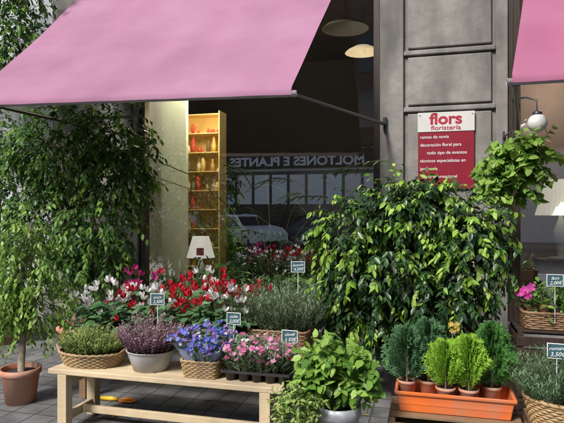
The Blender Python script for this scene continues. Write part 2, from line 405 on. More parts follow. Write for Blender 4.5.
m=M(); m.box(-4.4,3.2,6.31,11,-.05,.02); m.box(-3.28,-.475,5.87,6.31,.3,.46); m.box(.815,3.2,5.87,6.31,.3,.46); m.obj("shop_floor",FLOORI,B)
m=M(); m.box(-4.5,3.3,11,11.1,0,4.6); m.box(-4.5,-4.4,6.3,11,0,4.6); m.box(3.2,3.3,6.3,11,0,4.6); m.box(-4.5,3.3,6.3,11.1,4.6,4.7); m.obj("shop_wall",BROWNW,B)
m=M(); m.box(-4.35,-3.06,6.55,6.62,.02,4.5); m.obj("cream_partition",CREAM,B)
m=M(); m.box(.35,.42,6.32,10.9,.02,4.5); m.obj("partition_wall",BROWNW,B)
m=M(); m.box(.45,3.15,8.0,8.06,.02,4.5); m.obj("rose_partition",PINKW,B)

# --- shelf unit inside
SX=-3.14
s=thing("shelf_unit","tall backlit shelf with bottles and small vases inside shop","shelf",(SX,7.25,.02))
m=M(); m.box(-.32,-.305,-.12,.15,0,2.9); m.box(.305,.32,-.12,.15,0,2.9); m.box(-.305,.305,.13,.15,0,2.9)
for k in range(11): m.box(-.305,.305,-.13,.13,.15+.27*k,.162+.27*k)
m.obj("shelving",pm("warm_shelf",(.80,.60,.28),(.62,.45,.18),3,.6),s)
cols=[pm("vase_ochre",(.6,.38,.10)),pm("vase_red",(.50,.06,.04)),pm("vase_white",(.72,.68,.56)),pm("vase_green",(.14,.20,.1)),pm("vase_brown",(.14,.09,.05)),pm("vase_amber",(.65,.48,.16))]
for k in range(10):
    for j in range(8):
        if R.random()<.15: continue
        m=M(); rr=.018+.026*R.random(); hh=.04+.19*R.random()
        m.rev([(.001,0),(rr*.7,0),(rr,hh*.4),(rr*(.4+.5*R.random()),hh*.8),(rr*.6,hh)],12)
        ci=1 if (k==9 and R.random()<.8) else R.choice([0,1,2,3,4,5,5])
        v=m.obj("vase",cols[ci],None,(SX-.26+.074*j+.015*R.random(),7.17+.08*R.random(),.184+.27*k)); tagtop(v,"small glazed vase standing on the lit shelf","vase","vases on the shelf")
def light(kind,loc,e,col,size=.3,name="lamp"):
    l=bpy.data.lights.new(name,kind); l.energy=e; l.color=col
    if kind=='POINT': l.shadow_soft_size=size
    o=bpy.data.objects.new(name,l); COL.objects.link(o); o.location=loc; return o
def pendant(x,y,z,r,mat,label,lit=True):
    p=thing("pendant_lamp",label,"lamp",(x,y,z),"pendant lamps over the shop")
    m=M(); m.rev([(.03,r*.42),(r*.45,r*.36),(r*.85,r*.15),(r,0),(r*.97,0),(r*.8,r*.12),(.03,r*.36)],32); m.obj("lamp_shade",mat,p)
    m=M(); m.tube([(0,0,r*.4),(0,0,4.6-z)],.006,6); m.obj("cord",BLACKP,p)
    if lit: m=M(); m.rev([(.001,-.02),(.05,.0),(.06,.05),(.03,.1)],16); m.obj("bulb",LAMPW,p)
pendant(-.93,8.1,3.86,.26,LAMPW,"cream pendant lamp glowing over the shop floor")
pendant(-1.08,7.4,4.0,.32,SHADEW,"grey dome pendant lamp hanging in dark shop",False)
light('POINT',(-.93,8.1,3.3),16,(1,.75,.45),.1,"pendant_light")
light('POINT',(-2.72,6.35,3.5),150,(1,.90,.68),.12,"partition_fill")  # added fill without a fixture, brightens the partition and shelf front
light('POINT',(-2.86,6.82,2.75),26,(1,.76,.38),.08,"shelf_light")
light('POINT',(1.6,7.2,3.2),60,(1,.85,.7),.1,"rear_fill")  # added fill without a fixture, brightens the room behind the right window
def table_lamp(x,y,z,sc,label,e=.35,col=(.85,.83,.78),tag_=False):
    t=thing("table_lamp",label,"lamp",(x,y,z))
    m=M(); m.rev([(.001,0),(.09*sc,0),(.09*sc,.015),(.02*sc,.03),(.035*sc,.12*sc),(.05*sc,.2*sc),(.015*sc,.3*sc),(.012*sc,.36*sc)],24); m.obj("lamp_base",WHITEP,t)
    m=M(); n=60
    vs=[];fs=[]
    for k in range(n):
        a=2*math.pi*k/n; q=1+.03*(k%2)
        vs+= [(.17*sc*q*math.cos(a),.17*sc*q*math.sin(a),.32*sc),(.10*sc*q*math.cos(a),.10*sc*q*math.sin(a),.58*sc)]
    for k in range(n): fs.append((2*k,2*((k+1)%n),2*((k+1)%n)+1,2*k+1))
    m.add(vs,fs)
    m.obj("lamp_shade",em("shade_glow",col,e),t)
    if tag_:
        m=M(); m.box(.03,.12,-.195,-.19,.36,.45,rot=.2); m.obj("pink_label",PINKTAG,t)
table_lamp(-2.72,6.25,.46+.15,1.0,"small table lamp with white shade and pink label behind the glass",.75,tag_=True)
table_lamp(1.30,6.0,.46+.56,1.38,"cream pleated lamp standing on a pedestal in window",.7,(.90,.82,.66))
m=M(); m.box(-3.0,-2.3,6.05,6.5,.46,.61); o=m.obj("display_block",WHITEP,bevel=.01); tagtop(o,"low white display block inside the shop window","plinth")
m=M(); m.box(1.08,1.55,5.88,6.2,.46,1.02); o=m.obj("display_block",OLDW,bevel=.01); tagtop(o,"brown wooden pedestal under lamp inside the shop window","plinth")
def palm(x,y,z,h,n,seed,label,mats):
    p=thing("palm_plant",label,"plant",(x,y,z)); pot(p,.16,.28,BLACKP)
    m=M(); P=[];D=[];N=[];S=[]
    for i in range(n):
        a=2*math.pi*i/n+NR.rand()*.5; pts=[]
        q=np.array([0,0,.25]); d=np.array([math.cos(a)*.3,math.sin(a)*.3,1.2]); d/=np.linalg.norm(d)
        L=h*(.7+.6*NR.rand())
        for k in range(22):
            q=q+d*L/22; d=d+np.array([math.cos(a)*.045,math.sin(a)*.045,-.06]); d/=np.linalg.norm(d); pts.append(q.copy())
            if k>9:
                for sg in (-1,1):
                    sd=np.cross(d,[0,0,1.])*sg; P.append(q.copy());D.append(sd*.9+d*.6+np.array([0,0,-.35]));N.append(np.array([0,0,1.]));S.append(.26*(1-.5*abs(k-15)/8))
        m.tube(pts[::4]+[pts[-1]],.006,4,1,False)
    m.inst(NEED,P,D,N,S,0); m.obj("foliage",mats,p)
palm(-2.0,6.95,.02,3.3,13,1,"tall dark palm standing inside the shop window",[F_MID,STEM])
palm(-1.1,6.9,.02,2.6,11,2,"dark arching palm beside the window frame indoors",[F_DARK,STEM])

g=thing("globe_lamp","white round globe lamp on dark bracket by window","lamp",(1.0,5.55,2.33))
m=M(); m.rev([(.001,-.085)]+[(.088*math.sin(a),-.088*math.cos(a)) for a in [i*math.pi/12 for i in range(1,12)]]+[(.001,.088)],28); m.obj("globe",pm("opal_glass",(.62,.63,.60),(.55,.56,.54),4,.25),g)
m=M(); m.rev([(.04,.075),(.045,.10),(.02,.12),(.001,.125)],20); m.tube([(0,0,.12),(0,.02,.22),(-.08,.1,.27),(-.2,.16,.27)],.009,8); m.obj("bracket",DARKM,g)

# --- sign
SG=thing("shop_sign","white and dark red florist sign screwed to stone pillar","sign",(.18,W-.012,1.73))
m=M(); m.box(-.27,.27,-.004,.010,.0,.572); m.obj("red_panel",REDP,SG,bevel=.002)
m=M(); m.box(-.274,.274,-.010,.011,.574,.77); m.obj("white_panel",SIGNW,SG,bevel=.002)
m=M(); text(m,"flors",.155,0,.652,-.011,0,bold=.0045,wx=1.12); text(m,"floristería",.062,0,.592,-.011,0,bold=.0006,wx=1.2); m.obj("red_lettering",REDL,SG)
m=M()
for i,t in enumerate(["ramos de novia","decoración floral para","todo tipo de eventos","técnicos especialistas en","jardinería","regalo internacional"]):
    if i in (2,): text(m,t,.045,.01,.508-.080*i,-.0055,0,bold=.0002,wx=1.0)
    else: text(m,t,.045,-.25,.508-.080*i,-.0055,0,align='LEFT',bold=.0002,wx=1.0)
m.obj("white_lettering",CHALK,SG)
for x in (-.25,.25):
    m=M(); m.tube([(x,-.012,.745),(x,-.015,.745)],.006,10); m.obj("screw",ZINC,SG)

# --- awnings
def awnmat(name,c):
    m_,nt,b=_base(name)
    tc=nt.nodes.new("ShaderNodeTexCoord"); nz=nt.nodes.new("ShaderNodeTexNoise"); nz.inputs["Scale"].default_value=1.1; nz.inputs["Detail"].default_value=10
    nz.inputs["Roughness"].default_value=.6
    nt.links.new(tc.outputs["Object"],nz.inputs["Vector"])
    r=ramp(nt,[tuple(x*.84 for x in c),c,(c[0]*1.08,c[1]*1.25,c[2]*1.17)],[.3,.5,.72]); nt.links.new(nz.outputs["Fac"],r.inputs[0])
    nt.links.new(r.outputs[0],b.inputs["Base Color"]); b.inputs["Roughness"].default_value=.85; b.inputs["Specular IOR Level"].default_value=.2
    wv=nt.nodes.new("ShaderNodeTexNoise"); wv.inputs["Scale"].default_value=260; nt.links.new(tc.outputs["Object"],wv.inputs["Vector"])
    bp=nt.nodes.new("ShaderNodeBump"); bp.inputs["Strength"].default_value=.25; bp.inputs["Distance"].default_value=.003
    nt.links.new(wv.outputs["Fac"],bp.inputs["Height"]); nt.links.new(bp.outputs[0],b.inputs["Normal"])
    return m_
AWN=awnmat("pink_canvas",(.300,.145,.228)); AWN2=awnmat("deeper_pink_canvas",(.285,.095,.165))
BARM=pm("aluminium_bar",(.50,.42,.46),(.40,.34,.38),10,.45,metal=.1)
def awning(TL,TR,FL,FR,label,arms,mat_):
    a=thing("awning",label,"awning",(0,0,0),"pink awnings over the shop windows")
    TL,TR,FL,FR=[np.array(p,float) for p in (TL,TR,FL,FR)]
    nx,ny=90,30; vs=[];fs=[]
    for j in range(ny+1):
        t=j/ny
        for i in range(nx+1):
            s_=i/nx; p=(TL*(1-s_)+TR*s_)*(1-t)+(FL*(1-s_)+FR*s_)*t
            sag=-.035*math.sin(math.pi*t)
            wr=(.008*math.sin(s_*17+t*3)+.005*math.sin(s_*31-t*6)+.005*math.sin(s_*9+t*9))*math.sin(math.pi*t)+.004*math.sin(s_*43+2*t)*t
            vs.append((p[0],p[1]-wr*.5,p[2]+sag+wr))
    nl=len(vs); shade_vs=[(x,y+.006,z-.008) for x,y,z in vs]
    for k in range(1,3):
        for i in range(nx+1):
            s_=i/nx; p=FL*(1-s_)+FR*s_; vs.append((p[0],p[1]-.018+.004*math.sin(s_*40),p[2]-.028*k))
    for j in range(ny+2):
        for i in range(nx): b=j*(nx+1)+i; fs.append((b,b+1,b+nx+2,b+nx+1))
    m=M(); m.add(vs,fs,0,True); m.obj("canvas",mat_,a)
    m=M(); m.add(shade_vs,[f for f in fs if max(f)<nl],0,True); m.obj("underside_shade",UNDERSHADE,a)  # added dark sheet below the canvas, shade of the underside as colour
    m=M(); m.tube([FL+np.array([-.03,.01,-.045]),FR+np.array([.03,.01,-.045])],.024,12); m.obj("front_bar",BARM,a)
    m=M(); m.tube([TL+np.array([-.03,-.03,.03]),TR+np.array([.03,-.03,.03])],.05,12); m.obj("roller",BARM,a)
    for (p,q) in arms:
        m=M(); m.tube([p,q],.017,10); m.tube([(q[0],q[1]-.0,q[2]-.07),(q[0],q[1],q[2]+.07)],.022,8); m.tube([(p[0]-.02,p[1],p[2]),(p[0]+.03,p[1],p[2])],.028,8); m.obj("arm",DARKM,a)
awning((-4.02,5.66,4.10),(-.84,5.66,4.10),(-3.70,3.7,2.435),(-.92,3.7,2.375),"faded pink canvas awning stretched over the main window",
       [((-.93,3.72,2.33),(-.42,5.68,2.40)),((-3.45,3.72,2.375),(-3.36,5.66,2.38))],AWN)
awning((.93,5.66,3.84),(3.6,5.66,3.84),(.52,3.7,2.37),(3.3,3.7,2.37),"pink canvas awning over the neighbouring window",
       [((.54,3.72,2.325),(.855,5.68,2.28)),((3.2,3.72,2.325),(3.25,5.68,2.28))],AWN2)

# ------------------------------------------------------------------ bench and stands
bn=thing("bench","low pale pine bench carrying potted plants on pavement","bench",(-1.68,3.37,0),rotz=0)
m=M(); 
for k in range(4): m.box(-.83+.004*(k%2),.83-.005*((k+1)%2),-.2+.102*k,-.2+.102*k+.096,.39,.425-.002*(k%2))
m.obj("bench_top",PINE,bn,bevel=.005)
for x in (-.72,.72):
    for y in (-.165,.165):
        m=M(); m.box(x-.035,x+.035,y-.035,y+.035,0,.389); m.obj("leg",PINE,bn,bevel=.004)
m=M(); m.box(-.684,.684,-.014,.014,.075,.125)
for x in (-.72,.72): m.box(x-.016,x+.016,-.129,.129,.30,.37); m.box(x-.016,x+.016,-.129,.129,.06,.12)
m.obj("stretcher",PINE,bn,bevel=.003)
st=thing("plant_stand","dark wooden plant stand behind the pine bench","table",(-1.75,4.05,0))
m=M()
for k in range(5): m.box(-1.0,1.0,-.3+.122*k,-.3+.122*k+.112,.465,.495)
m.obj("table_top",OLDW,st,bevel=.004)
for x in (-.92,.92):
    for y in (-.24,.24):
        m=M(); m.box(x-.03,x+.03,y-.03,y+.03,0,.464); m.obj("leg",OLDW,st,bevel=.004)
def slat_crate(x,y,w,d,h,label,mat=OLDW,z=0):
    c=thing("wooden_crate",label,"crate",(x,y,z)); n=max(2,int(h/.09))
    for sx in (-1,1):
        for sy in (-1,1): 
            m=M(); m.box(sx*(w/2-.02)-.018,sx*(w/2-.02)+.018,sy*(d/2-.02)-.018,sy*(d/2-.02)+.018,0,h-.017); m.obj("post",mat,c,bevel=.002)
    m=M()
    for k in range(n):
        z0=.01+k*(h-.03)/n; z1=z0+(h-.03)/n*.75
        for sy in (-1,1): m.box(-w/2,w/2,sy*d/2-.006,sy*d/2+.006,z0,z1)
        for sx in (-1,1): m.box(sx*w/2-.006,sx*w/2+.006,-d/2+.007,d/2-.007,z0,z1)
    for k in range(4): m.box(-w/2+.002,w/2-.002,-d/2+.01+k*d/4,-d/2+k*d/4+d/4-.008,h-.016,h)
    m.obj("slats",mat,c,bevel=.002)
PZ=.315
slat_crate(.15,3.4,.74,.34,PZ-.002,"upturned slatted wooden crate under the orange planter")
slat_crate(.80,3.30,.50,.40,.33,"upturned slatted wooden crate under a wicker basket")
slat_crate(.98,4.35,.72,.42,.66,"tall slatted wooden stand by the shop doorway",DARKW)

# ------------------------------------------------------------------ plants on bench
h=thing("herb_basket","oval wicker basket full of pale green thyme on bench","plant basket",(-2.29,3.36,.426))
m=M(); coil(m,.205,.135,.085,1.2,7,96); 
for sg in (-1,1):
    m.tube([(sg*.235,-.05,.09),(sg*.27,-.03,.12),(sg*.275,.0,.13),(sg*.27,.03,.12),(sg*.235,.05,.09)],.007,6)
m.obj("basket",WICK,h)
m=M(); m.rev([(.001,.085),(1,.07)],32,(0,0,0),.235,.15); m.obj("soil",SOIL,h)
m=M(); stems(m,(0,0,.065),.18,.11,500,.23,.75,16,.018,SCALE,(0,),.8,1,hvar=.6); m.obj("foliage",[F_HERB,STEM],h)
h=thing("heather_plant","purple heather in a pale grey round pot on bench","potted plant",(-1.83,3.36,.426)); pot(h,.165,.135,GREYPOT,taper=.72,rim=False)
m=M(); stems(m,(0,0,.10),.13,.13,420,.30,.75,22,.015,NEED,(0,),.8,1,flow=(SCALE,2,.026),fstart=.25,hvar=.5); m.obj("foliage",[F_HEA,STEM,P_HEATH],h)
h=thing("flower_basket","wicker basket of blue and lilac flowers in shiny pale wrapping","flower basket",(-1.42,3.33,.426))
m=M(); coil(m,.115,.1,.10,1.15,8,84,sq=6); m.obj("basket",WICK,h)
m=M(); m.rev([(.001,.09),(1,.085)],24,(0,0,0),.12,.10); m.obj("soil",SOIL,h)
m=M(); vs=[];fs=[];n=72
for j in range(4):
    for k in range(n):
        a=2*math.pi*k/n; q=(abs(math.cos(a))**5+abs(math.sin(a))**5)**(-.2)
        rr=(.115+.017*j)*q*(1+.05*math.sin(k*2.6)*j/3+.03*NR.normal()*j/3); vs.append((rr*math.cos(a),rr*.88*math.sin(a),.10+.036*j+(.022*math.sin(a*9)+.010*NR.normal() if j==3 else 0)))
for j in range(3):
    for k in range(n): fs.append((j*n+k,j*n+(k+1)%n,(j+1)*n+(k+1)%n,(j+1)*n+k))
m.add(vs,fs); m.obj("wrapping",WRAP,h)
m=M(); tips=stems(m,(0,0,.08),.11,.09,130,.26,.7,7,.035,LEAF,(0,),.7,1,hvar=.5); m.obj("foliage",[F_BRIGHT,STEM],h)
m=M()
for i,(p,d) in enumerate(tips):
    k=0 if NR.rand()<.5 else (1 if NR.rand()<.8 else 2)
    for q in range(4):
        m.inst(FLOW,[p+unit(1)[0]*.020+np.array([0,-.01,.01])],[d*.6+np.array([0,-.6,.5])+unit(1)[0]*.8],[unit(1)[0]],[.018+.014*NR.rand()],k)
m.obj("flowers",[P_BLUE,P_PURP,P_WHITE],h)
h=thing("seedling_tray","black plastic tray of pink dianthus plugs on bench","plant tray",(-1.04,3.32,.426))
m=M()
for i in range(5):
    for j in range(2):
        cx,cy=-.176+.088*i,-.05+.1*j
        m.rev([(.001,0),(.028,0),(.040,.065),(.044,.068),(.037,.066),(.034,.05),(.001,.05)],4*4,(cx,cy,0))
m.box(-.225,.225,-.105,-.098,.055,.072); m.box(-.225,.225,.098,.105,.055,.072); m.box(-.228,-.222,-.1,.1,.055,.072); m.box(.222,.228,-.1,.1,.055,.072)
m.obj("tray",BLACKP,h)
m=M(); tips=stems(m,(0,0,.05),.21,.095,360,.23,.35,10,.05,NEED,(0,),.75,1,hvar=.6); m.obj("foliage",[F_GREY,STEM],h)
m=M()
for i,(p,d) in enumerate(tips):
    if NR.rand()<.45: m.inst(FLOW,[p+np.array([0,0,.01])],[d*.5+np.array([0,-.6,.6])+unit(1)[0]*.6],[unit(1)[0]],[.028+.014*NR.rand()],0 if NR.rand()<.88 else 1)
m.obj("flowers",[P_PINK,P_WHITE],h)

def cyclamen(x,y,mat,colname,z=.496):
    c=thing("cyclamen",f"{colname} cyclamen in a small pot on the wooden stand","potted flower",(x,y,z),"potted cyclamens on the stand"); pot(c,.065,.11,TERRA if NR.rand()<.3 else BLACKP,taper=.7)
    hs=.92+.35*NR.rand()
    m=M(); P=[];D=[];N=[];S=[]
    for i in range(64):
        a=NR.rand()*6.283; r=.02+.14*NR.rand()**.7; zz=(.12+.19*NR.rand())*hs-.35*r
        q=np.array([r*math.cos(a),r*math.sin(a),max(.08,zz)]); P.append(q); D.append(np.array([math.cos(a),math.sin(a)-.1,-.25])+unit(1)[0]*.35); N.append(np.array([math.cos(a)*.4,math.sin(a)*.4-.5,1])); S.append(.045+.025*NR.rand())
        m.tube([(0,0,.09),q],.0015,3,1,False)
    m.inst(HEART,P,D,N,S,0); m.obj("foliage",[F_CYC,STEM],c)
    m=M()
    for i in range(R.randint(11,16)):
        a=NR.rand()*6.283; r=.02+.15*NR.rand(); zz=(.24+.22*NR.rand())*hs-.45*r
        q=np.array([r*math.cos(a),r*math.sin(a)-.01,zz]); m.tube([(0,0,.1),(q[0]*.6,q[1]*.6,zz*.75),q],.002,4,1,False)
        m.inst(CYC,[q],[np.array([math.cos(a)*.3,math.sin(a)*.3,1])+unit(1)[0]*.7],[np.array([1.,0,0])],[.038+.016*NR.rand()],0)
    m.obj("flowers",[mat,STEM],c)
row=[(-2.62,3.86,P_WHITE,"white"),(-2.42,3.83,P_WHITE,"white"),(-2.24,3.84,P_RED,"red"),(-2.06,3.83,P_WHITE,"white"),(-1.88,3.84,P_RED,"red"),(-1.71,3.83,P_RED,"red"),(-1.54,3.85,P_RED,"red"),(-1.40,3.84,P_WHITE,"white"),
     (-2.52,4.10,P_CRIM,"crimson"),(-2.30,4.12,P_CRIM,"crimson"),(-2.08,4.11,P_RED,"red"),(-1.88,4.12,P_RED,"red"),(-1.70,4.12,P_WHITE,"white"),(-1.52,4.12,P_RED,"red"),(-1.35,4.12,P_RED,"red")]
for r_ in row: cyclamen(r_[0]+NR.normal()*.01,r_[1],r_[2],r_[3])

h=thing("shrub_basket","grey-green lavender in square wicker box on the stand","plant basket",(-1.06,3.93,.496))
m=M(); coil(m,.21,.12,.12,1.08,9,96,sq=8); m.obj("basket",WICKD,h)
m=M(); m.rev([(.001,.11),(1,.1)],24,(0,0,0),.2,.11); m.obj("soil",SOIL,h)
m=M(); stems(m,(0,0,.1),.21,.11,330,.45,.5,24,.034,NEED,(0,),.75,1,hvar=.45); m.obj("foliage",[F_GREY,STEM],h)

def bush(name,x,y,z,lobes,ntw,nl,tl,ls,mats,label,potr,poth,potm,cat="potted plant",droop=.4,tip=.25,T=LEAF,up=0,stem=2,light=None,taper=.75,group=None):
    b=thing(name,label,cat,(x,y,z),group); pot(b,potr,poth,potm,taper=taper)
    m=M(); crown(m,lobes,ntw,nl,tl,ls,droop,(0,1),tip,T,stem,light,up=up); m.obj("foliage",mats,b); return b
bush("leafy_plant",-1.95,5.15,0,[(0,0,.66,.75,.22,.22,1)],130,9,.24,.08,[F_DARK,F_MID,STEM],"dark leafy plants in trough under the window",.3,.4,BLACKP)
bush("leafy_plant",-.95,5.2,0,[(0,0,.70,.4,.22,.26,1)],90,9,.26,.08,[F_DARK,F_MID,STEM],"dark leafy plant in black pot under window",.2,.4,BLACKP)

bush("hydrangea",-.50,3.14,0,[(.02,0,.56,.14,.12,.12,1),(-.08,0,.62,.10,.1,.09,.8),(.12,-.02,.54,.08,.08,.09,.5),(-.10,-.02,.47,.08,.08,.07,.5)],150,6,.09,.058,[F_BRIGHT,F_LIME,STEM],
     "bright green bushy hydrangea in galvanised bucket on the pavement",.125,.38,ZINC,droop=.3,tip=.4,taper=.72,T=BROAD,up=.25)
bush("leafy_plant",-.72,2.98,0,[(0,0,.36,.10,.10,.08,1),(.03,0,.42,.08,.08,.06,.5)],140,7,.09,.030,[F_BRIGHT,F_HERB,STEM],
     "light green bushy herb in terracotta pot beside bench",.10,.27,TERRA,droop=.3,tip=.6)

pl=thing("planter_box","long orange plastic planter holding dwarf conifers on crate","planter",(.15,3.4,PZ))
m=M()
w,d,hh=.33,.125,.125
vs=[];
def ring(wx,dy,z): return [(-wx,-dy,z),(wx,-dy,z),(wx,dy,z),(-wx,dy,z)]
rings=[ring(w*.93,d*.85,0),ring(w*.985,d*.97,hh*.82),ring(w*1.02,d*1.06,hh*.83),ring(w*1.03,d*1.08,hh),ring(w*.97,d*.96,hh),ring(w*.95,d*.92,hh*.35)]
for r_ in rings: vs+=r_
fs=[(3,2,1,0)]
for i in range(5):
    for k in range(4): fs.append((i*4+k,i*4+(k+1)%4,(i+1)*4+(k+1)%4,(i+1)*4+k))
fs.append((20,21,22,23)); m.add(vs,fs); m.obj("planter",ORANGE,pl,bevel=.006)
def conifer(x,y,z,h,r,mat,label,n=170,ptm=TERRA,leafs=.024,openn=.5):
    c=thing("dwarf_conifer",label,"potted conifer",(x,y,z),"dwarf conifers in the planter"); pot(c,.056,.105,ptm)
    m=M(); m.tube([(0,0,.09),(0,0,h*.8)],[.006,.002],5,1)
    P=[];D=[];N=[];S=[]
    for i in range(n):
        f=NR.rand()**.8; zz=.11+(h-.16)*f; a=NR.rand()*6.283; rad=(r*(1-f)**.5*(.55+.6*NR.rand())+.025)
        q=np.array([0,0,zz-.01])+np.array([math.cos(a),math.sin(a),0])*r*.15*(1-f); d=np.array([math.cos(a),math.sin(a),openn+.7*f])+unit(1)[0]*.3; d/=np.linalg.norm(d)
        st=(rad*1.15)/9; sd=np.cross(d,np.array([math.cos(a+1.2),math.sin(a+1.2),.4])); sd/=np.linalg.norm(sd)
        for k in range(9):
            q=q+d*st; d=d+np.array([0,0,.07]); d/=np.linalg.norm(d)
            for sg in (-1,1,0):
                P.append(q.copy());D.append(sd*sg*.8+d*.8+unit(1)[0]*.25);N.append(np.cross(sd,d)+unit(1)[0]*.3);S.append(leafs*(.7+.6*NR.rand()))
    m.inst(SCALE,P,D,N,S,0); m.obj("foliage",[mat,BARK],c)
cz=PZ+.046
conifer(-.12,3.43,cz,.44,.14,F_CONB,"blue-green dwarf cypress in the orange planter",250)
conifer(.005,3.46,cz,.49,.13,F_CONB,"blue-green dwarf cypress in the orange planter",230)
conifer(.105,3.35,cz,.38,.13,F_CONL,"lime green dwarf cypress in the orange planter",280,openn=.95,leafs=.022)
conifer(.235,3.35,cz,.42,.13,F_CONL,"lime green dwarf cypress in the orange planter",290,openn=.95,leafs=.022)
conifer(.37,3.44,cz,.49,.13,F_COND,"deep green narrow cypress in the orange planter",290)
y_=thing("yellow_flower_pot","small pot with yellow ribbon flower between dwarf conifers","potted flower",(.15,3.49,cz)); pot(y_,.04,.08,TERRA)
m=M(); m.tube([(0,0,.07),(0,0,.42)],.004,5,1)
for i in range(7): m.inst(FLOW,[np.array([NR.normal()*.018,NR.normal()*.01,.40+.05*NR.rand()])],[np.array([0,-1,.3])+unit(1)[0]*.6],[unit(1)[0]],[.036],0)
m.obj("flowers",[P_YEL,STEM],y_)

h=thing("rosemary_basket","round wicker basket full of rosemary on wooden crate","plant basket",(.735,3.28,.332))
m=M(); coil(m,.175,.155,.14,1.22,9,96); 
m.tube([(.2,-.05,.14),(.24,-.03,.2),(.245,.0,.21),(.24,.03,.2),(.2,.05,.14)],.008,6); m.obj("basket",WICK,h)
m=M(); m.rev([(.001,.13),(1,.12)],24,(0,0,0),.2,.18); m.obj("soil",SOIL,h)
m=M(); stems(m,(0,0,.11),.18,.16,260,.32,.75,24,.032,NEED,(0,),.75,1,hvar=.45); m.obj("foliage",[F_ROS,STEM],h)

h=thing("wicker_tray","brown wicker tray of small plants on wooden stand","plant basket",(.98,4.33,.662))
m=M(); coil(m,.30,.16,.11,1.06,7,108,sq=8); m.obj("basket",WICKD,h)
m=M(); m.rev([(.001,.09),(1,.09)],24,(0,0,0),.29,.15); m.obj("soil",SOIL,h)
m=M(); crown(m,[(0,0,.16,.26,.12,.07,1)],110,6,.13,.05,.2,(0,1),.3,LEAF,2,up=.5); m.obj("foliage",[F_MID,F_BRIGHT,STEM],h)
o_=thing("orchid","magenta orchid blooms on arching stem in small pot","potted flower",(.80,4.20,.775)); pot(o_,.04,.07,TERRA)
m=M(); m.tube([(0,0,.05),(-.03,0,.16),(-.09,-.01,.20),(-.15,-.02,.17)],.003,5,1)
for p in ((-.09,-.02,.19),(-.13,-.03,.165),(-.16,-.03,.145),(-.115,-.035,.135)):
    m.inst(FLOW,[np.array(p)],[np.array([-.1,-1,.1])+unit(1)[0]*.4],[unit(1)[0]],[.07],0)
m.obj("flowers",[P_ORCH,STEM],o_)
m=M(); m.inst(LEAF,[np.array([0,0,.06])]*5,[np.array([math.cos(a),math.sin(a),.5]) for a in (0,1.3,2.6,3.9,5.1)],[np.array([0,0,1.])]*5,[.13]*5,0); m.obj("foliage",F_MID,o_)

# ------------------------------------------------------------------ trees
def tree(name,label,x,y,lobes,ntw,nl,tl,ls,mats,potspec,trunk,droop,tip,light=None,cat="potted tree",bark=BARK,tr=.028,up=0):
    t=thing(name,label,cat,(x,y,0))
    if potspec: pot(t,*potspec)
    m=M()
    base=potspec[1]*.85 if potspec else 0
    for (tx,ty,th) in trunk:
        pts=[(tx*.3,ty*.3,base),(tx*.6+.02,ty*.6,base+(th-base)*.4),(tx*.8-.02,ty*.8,base+(th-base)*.7),(tx,ty,th)]
        m.tube(pts,[tr,tr*.85,tr*.7,tr*.5],10)
    for l in lobes:
        tx,ty,th=min(trunk,key=lambda q:(q[0]-l[0])**2+(q[2]-l[2])**2*.4)
        s0=Vector((tx*.8,ty*.8,min(th,max(base+.1,l[2]-.35)))); e0=Vector(l[:3])
        m.tube([s0,s0.lerp(e0,.5)+Vector((0,0,.05)),e0],[tr*.5,tr*.35,tr*.2],6)
        for k in range(9):
            u=Vector(unit(1)[0]); e=e0+Vector((u.x*l[3]*.75,u.y*l[4]*.75,u.z*l[5]*.75)); m.tube([e0,e0.lerp(e,.5)+Vector((0,0,.03)),e],[tr*.22,tr*.15,.002],4)
    m.obj("trunk",bark,t)
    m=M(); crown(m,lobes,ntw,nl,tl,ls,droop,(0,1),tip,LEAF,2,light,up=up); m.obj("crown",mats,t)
    return t
lit_side=lambda p: 1.6 if (p[2]>1.0 and p[1]<.1) else (.8 if p[1]<0 else .25)  # more pale leaves high and in front: lit side put into leaf colour
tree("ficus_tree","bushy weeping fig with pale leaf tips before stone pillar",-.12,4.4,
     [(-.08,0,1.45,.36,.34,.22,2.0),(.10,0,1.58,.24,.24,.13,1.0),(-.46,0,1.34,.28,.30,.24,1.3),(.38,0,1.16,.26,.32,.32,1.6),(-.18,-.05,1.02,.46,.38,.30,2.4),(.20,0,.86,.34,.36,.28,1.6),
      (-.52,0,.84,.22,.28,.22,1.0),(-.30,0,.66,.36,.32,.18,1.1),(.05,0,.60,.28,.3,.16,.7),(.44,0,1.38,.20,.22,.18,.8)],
     1400,11,.20,.060,[F_FDARK,F_FIGTIP,STEM],(.2,.36,BLACKP),[(0,0,1.3),(-.1,.05,1.2),(.12,.02,1.3)],.85,.22,lit_side)
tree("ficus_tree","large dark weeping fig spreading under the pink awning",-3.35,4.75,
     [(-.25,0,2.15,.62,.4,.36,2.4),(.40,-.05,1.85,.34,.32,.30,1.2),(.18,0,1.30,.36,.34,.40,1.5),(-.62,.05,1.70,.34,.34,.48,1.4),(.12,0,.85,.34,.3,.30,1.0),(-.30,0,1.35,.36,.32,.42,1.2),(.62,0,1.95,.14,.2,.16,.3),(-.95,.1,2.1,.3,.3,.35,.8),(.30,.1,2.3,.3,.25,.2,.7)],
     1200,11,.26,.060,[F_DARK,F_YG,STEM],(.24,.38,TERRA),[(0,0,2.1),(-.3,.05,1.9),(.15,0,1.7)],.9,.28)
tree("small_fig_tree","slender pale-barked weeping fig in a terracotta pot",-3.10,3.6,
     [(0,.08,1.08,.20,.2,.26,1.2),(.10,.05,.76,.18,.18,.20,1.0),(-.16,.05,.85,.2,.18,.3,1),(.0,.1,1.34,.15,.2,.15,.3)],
     330,10,.22,.048,[F_YG,F_LIME,STEM],(.145,.27,TERRA),[(.0,.03,1.2),(-.03,.02,1.0)],1.1,.4,bark=BARKP,tr=.022)
